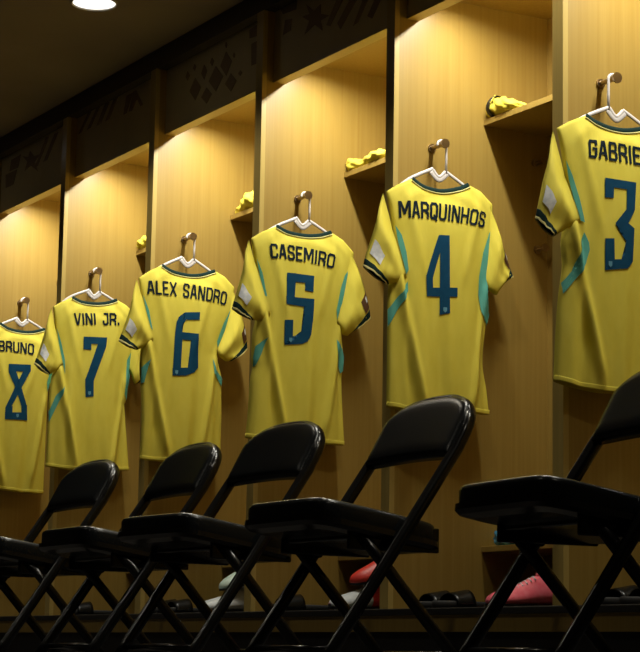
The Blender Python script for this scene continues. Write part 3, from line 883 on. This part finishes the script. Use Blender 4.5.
CHAIRS = [(-.304, -.499, -4.7, 'nearest black padded folding chair, cut by the right edge, below jersey 3'),
          (-.366, .484, 0.0, 'black padded folding chair below the jersey numbered 4'),
          (-.375, 1.326, 4.2, 'black padded folding chair whose back overlaps the hem of jersey 5'),
          (-.311, 2.165, -.6, 'black padded folding chair whose back overlaps the hem of jersey 6'),
          (-.324, 3.02, 2.9, 'farthest black padded folding chair, its back below jersey 7')]
c0 = None
for x, y, a, w in CHAIRS:
    x, y = -3.3636 + (x + 3.3636) * .955, -4.5543 + (y + 4.5543) * .955
    if c0 is None:
        c0 = chair_proto('folding_chair', w, (x, y, 0), math.radians(a))
    else:
        dup(c0, (x, y, 0), math.radians(a), w)

# ------------------------------------------------------------------ cloth bundles on the upper shelves
def bundle(name, label, cat, x, y0, y1, z, prof, m, seed, group=None, strap=None):
    """a crumpled roll lying along the shelf; prof = (t, half width, height) stations"""
    rnd = random.Random(seed)
    ph = [rnd.uniform(0, 6) for _ in range(6)]
    B = thing(name, label, cat, (x, (y0 + y1) / 2, z), group)
    bm = nb()
    n, k = 34, 26
    ts = [p[0] for p in prof]
    rings = []
    for i in range(n + 1):
        t = i / n
        hw = float(np.interp(t, ts, [p[1] for p in prof]))
        hh = float(np.interp(t, ts, [p[2] for p in prof]))
        e = min(1, 6 * min(t, 1 - t) + .3) ** .5
        ring = []
        for j in range(k):
            a = 2 * math.pi * j / k
            w = 1 + .16 * math.sin(3 * a + 14 * t + ph[0]) * math.sin(9 * t + ph[1]) + .10 * math.sin(5 * a - 22 * t + ph[2]) + .06 * math.sin(9 * a + 30 * t + ph[3])
            cx = math.cos(a) * hw * e * w
            cz = hh / 2 + math.sin(a) * hh / 2 * e * w
            ring.append(bm.verts.new((cx + .006 * math.sin(7 * t + ph[4]), (y1 - y0) * (t - .5), max(.0005, cz))))
        rings.append(ring)
    skin_rings(bm, rings)
    bm.faces.new(rings[0][::-1])
    bm.faces.new(rings[-1])
    obj('cloth_roll', bm, m, B, smooth=True)
    if strap:
        t, hw, hh = strap
        bm = nb()
        tube(bm, [((hw * math.cos(a)), (y1 - y0) * (t - .5) + .006 * math.sin(2 * a), hh / 2 + .0015 + hh / 2 * math.sin(a)) for a in [2 * math.pi * q / 24 for q in range(24)]], .010, .0012, side=(0, 1, 0), closed=True, n=8)
        obj('strap', bm, 'dark', B, smooth=True)
    return B
SZ = 1.8165
g = 'yellow cloth rolls on the upper shelves'
bundle('cloth_bundle', 'crumpled yellow cloth with a dark strap on the shelf right of jersey 4', 'cloth', .366, .893, .690, SZ, [(0, .036, .075), (.3, .034, .064), (.6, .026, .046), (1, .014, .012)], 'yellow', 4, g, (.20, .037, .070))
bundle('cloth_bundle', 'flat folded yellow cloth on the shelf right of jersey 5', 'cloth', .37, 1.793, 1.53, SZ, [(0, .030, .056), (.35, .024, .030), (.6, .032, .048), (1, .026, .040)], 'yellow', 5, g)
bundle('cloth_bundle', 'round yellow cloth bundle on the shelf right of jersey 6', 'cloth', .37, 2.69, 2.48, SZ, [(0, .020, .030), (.3, .026, .046), (.55, .036, .074), (1, .030, .06)], 'yellow', 6, g)
bundle('cloth_bundle', 'small yellow cloth bundle on the shelf right of jersey 7', 'cloth', .37, 3.593, 3.40, SZ, [(0, .030, .056), (.5, .032, .06), (1, .026, .05)], 'yellow', 7, g)

# ------------------------------------------------------------------ boots and slides on the platform
def boot(label, loc, rot, upper, toe, group=None, length=.28):
    B = thing('football_boot', label, 'boot', loc, group)
    B.rotation_euler = rot
    L = length
    st = [(0, .010, .018, .030), (.04, .026, .014, .042), (.12, .040, .012, .052), (.25, .047, .012, .062), (.40, .046, .013, .076), (.52, .041, .014, .092), (.62, .036, .015, .103), (.72, .034, .016, .106), (.82, .034, .016, .108), (.92, .031, .016, .112), (.98, .020, .018, .110), (1.0, .008, .026, .100)]
    def rings_for(bm, t0, t1, grow=0.):
        rings = []
        N = 30
        for i in range(N + 1):
            t = t0 + (t1 - t0) * i / N
            hw = float(np.interp(t, [s[0] for s in st], [s[1] for s in st])) + grow
            b = float(np.interp(t, [s[0] for s in st], [s[2] for s in st])) - grow * .3
            h = float(np.interp(t, [s[0] for s in st], [s[3] for s in st])) + grow
            ring = []
            for j in range(20):
                a = 2 * math.pi * j / 20
                c, s = math.cos(a), math.sin(a)
                w = hw * math.copysign(abs(c) ** .75, c)
                if s > 0:
                    w *= 1 - .45 * s * min(1, h / .09)
                zz = b + (h - b) * (.32 + (.68 * s if s > 0 else .32 * s))
                ring.append(bm.verts.new((-L / 2 + L * t, w, zz)))
            rings.append(ring)
        skin_rings(bm, rings)
        bm.faces.new(rings[0][::-1])
        bm.faces.new(rings[-1])
        return bm
    U = obj('upper', rings_for(nb(), 0, 1), upper, B, smooth=True)
    if toe != upper:
        obj('toe_cap', rings_for(nb(), 0, .52, .0012), toe, B, smooth=True)
    # collar opening
    bm = nb()
    tube(bm, [(-L / 2 + L * (.80 + .15 * math.cos(a)), .017 * math.sin(a), .1095 + .003 * math.cos(a)) for a in [2 * math.pi * q / 24 for q in range(24)]], .005, .004, closed=True, n=8)
    obj('collar', bm, upper, U, smooth=True)
    bm = nb()
    V = [bm.verts.new((-L / 2 + L * (.80 + .15 * math.cos(a)), .016 * math.sin(a), .1105 + .003 * math.cos(a))) for a in [2 * math.pi * q / 24 for q in range(24)]]
    bm.faces.new(V)
    obj('opening', bm, 'dark', U)
    bm = nb()
    for q in range(5):
        t = .36 + .055 * q
        h = float(np.interp(t, [s[0] for s in st], [s[3] for s in st]))
        tube(bm, [(-L / 2 + L * t, -.020, h - .008), (-L / 2 + L * t + .003, 0, h + .0025), (-L / 2 + L * t, .020, h - .008)], .0022, n=6)
    obj('laces', bm, toe if toe != upper else 'shoe_white', B, smooth=True)
    # sole with studs
    bm = nb()
    lp = [(t, w * .96) for t, w, _, _ in st]
    rim = [(-L / 2 + L * t, w) for t, w in lp] + [(-L / 2 + L * t, -w) for t, w in lp[::-1]]
    a = [bm.verts.new((x, y, .016)) for x, y in rim]
    b = [bm.verts.new((x, y, .010)) for x, y in rim]
    for q in range(len(rim)):
        bm.faces.new((a[q], a[(q + 1) % len(rim)], b[(q + 1) % len(rim)], b[q]))
    bm.faces.new(a)
    bm.faces.new(b[::-1])
    S = obj('sole', bm, 'dark', B)
    for t, s in ((.14, .022), (.14, -.022), (.30, .03), (.30, -.03), (.80, .02), (.80, -.02), (.93, .014), (.93, -.014)):
        bm = nb()
        tube(bm, [(-L / 2 + L * t, s, .011), (-L / 2 + L * t, s, 0)], [.007, .005], [.007, .005], n=10)
        obj('stud', bm, 'shoe_white', S)
    return B

boot('pink football boot on the platform inside the locker of jersey 4', (.275, .560, PT), (0, 0, 0), 'shoe_pink', 'shoe_pink')
boot('white-toed red football boot standing on the platform under jersey 5', (.255, 1.455, PT), (0, 0, 0), 'shoe_red', 'shoe_white', 'red football boots')
boot('red football boot lying tilted on top of the white-toed one under jersey 5', (.340, 1.452, PT + .112), (math.radians(8), math.radians(-13), math.radians(-5)), 'shoe_red', 'shoe_red', 'red football boots')
boot('pale grey football boot standing on the platform under jersey 6', (.255, 2.425, PT), (0, 0, 0), 'shoe_white', 'shoe_white', 'pale football boots')
boot('pale greenish football boot tilted upwards behind the grey boot under jersey 6', (.340, 2.425, PT + .114), (0, math.radians(-15), 0), 'shoe_grey', 'shoe_grey', 'pale football boots')

def slide(label, x, y, rz, group):
    S = thing('slide_sandal', label, 'sandal', (x, y, PT), group, rz)
    bm = nb()
    n = 36
    def loop(ins, z):
        out = []
        for k in range(n):
            a = 2 * math.pi * k / n
            c, s = math.cos(a), math.sin(a)
            w = .045 - .006 * c
            out.append(bm.verts.new((math.copysign(abs(c) ** .8, c) * (.135 - ins), s * (w - ins), z)))
        return out
    rings = [loop(.004, 0), loop(0, .006), loop(0, .019), loop(.004, .024), loop(.012, .021)]
    skin_rings(bm, rings)
    bm.faces.new(rings[0][::-1])
    bm.faces.new(rings[-1])
    obj('sole', bm, 'rubber', S, smooth=True)
    bm = nb()
    V, V2 = [], []
    for i in range(17):
        a = math.pi * i / 16
        row, row2 = [], []
        for j in range(6):
            x_ = -.080 + .070 * j / 5
            hh = .040 + .012 * j / 5
            row.append(bm.verts.new((x_, math.cos(a) * .050, .008 + math.sin(a) * hh)))
            row2.append(bm.verts.new((x_, math.cos(a) * .046, .008 + math.sin(a) * (hh - .004))))
        V.append(row)
        V2.append(row2)
    grid_faces(bm, V)
    grid_faces(bm, V2)
    for j in range(5):
        for i in (0, 16):
            bm.faces.new((V[i][j], V[i][j + 1], V2[i][j + 1], V2[i][j]))
    for i in range(16):
        for j in (0, 5):
            bm.faces.new((V[i][j], V[i + 1][j], V2[i + 1][j], V2[i][j]))
    obj('strap', bm, 'vinyl', S, smooth=True)
    return S
g = 'black slide sandals on the platform'
slide('black slide sandal left of the pink boot, closer to the divider of jersey 4', .165, .815, 0, g)
slide('black slide sandal left of the pink boot, nearer the boot', .165, .700, math.radians(4), g)
slide('black slide sandal behind the nearest chair legs, on the left of its pair', .20, -.06, 0, g)
slide('black slide sandal behind the nearest chair legs, on the right of its pair', .20, -.175, math.radians(-4), g)
slide('black slide sandal left of the red boots, half hidden by chair legs', .10, 1.62, 0, g)
slide('black slide sandal left of the grey boot, farther from the boot', .15, 2.69, 0, g)
slide('black slide sandal left of the grey boot, nearer the boot', .15, 2.575, 0, g)
slide('black slide sandal at the far end, under jersey 7', .13, 3.46, 0, g)

bundle('plastic_bag', 'crumpled glossy blue bag on the low shelf behind the nearest chair', 'bag', .40, .885, .70, .428, [(0, .03, .05), (.4, .035, .045), (.7, .03, .03), (1, .02, .03)], 'blue', 11)
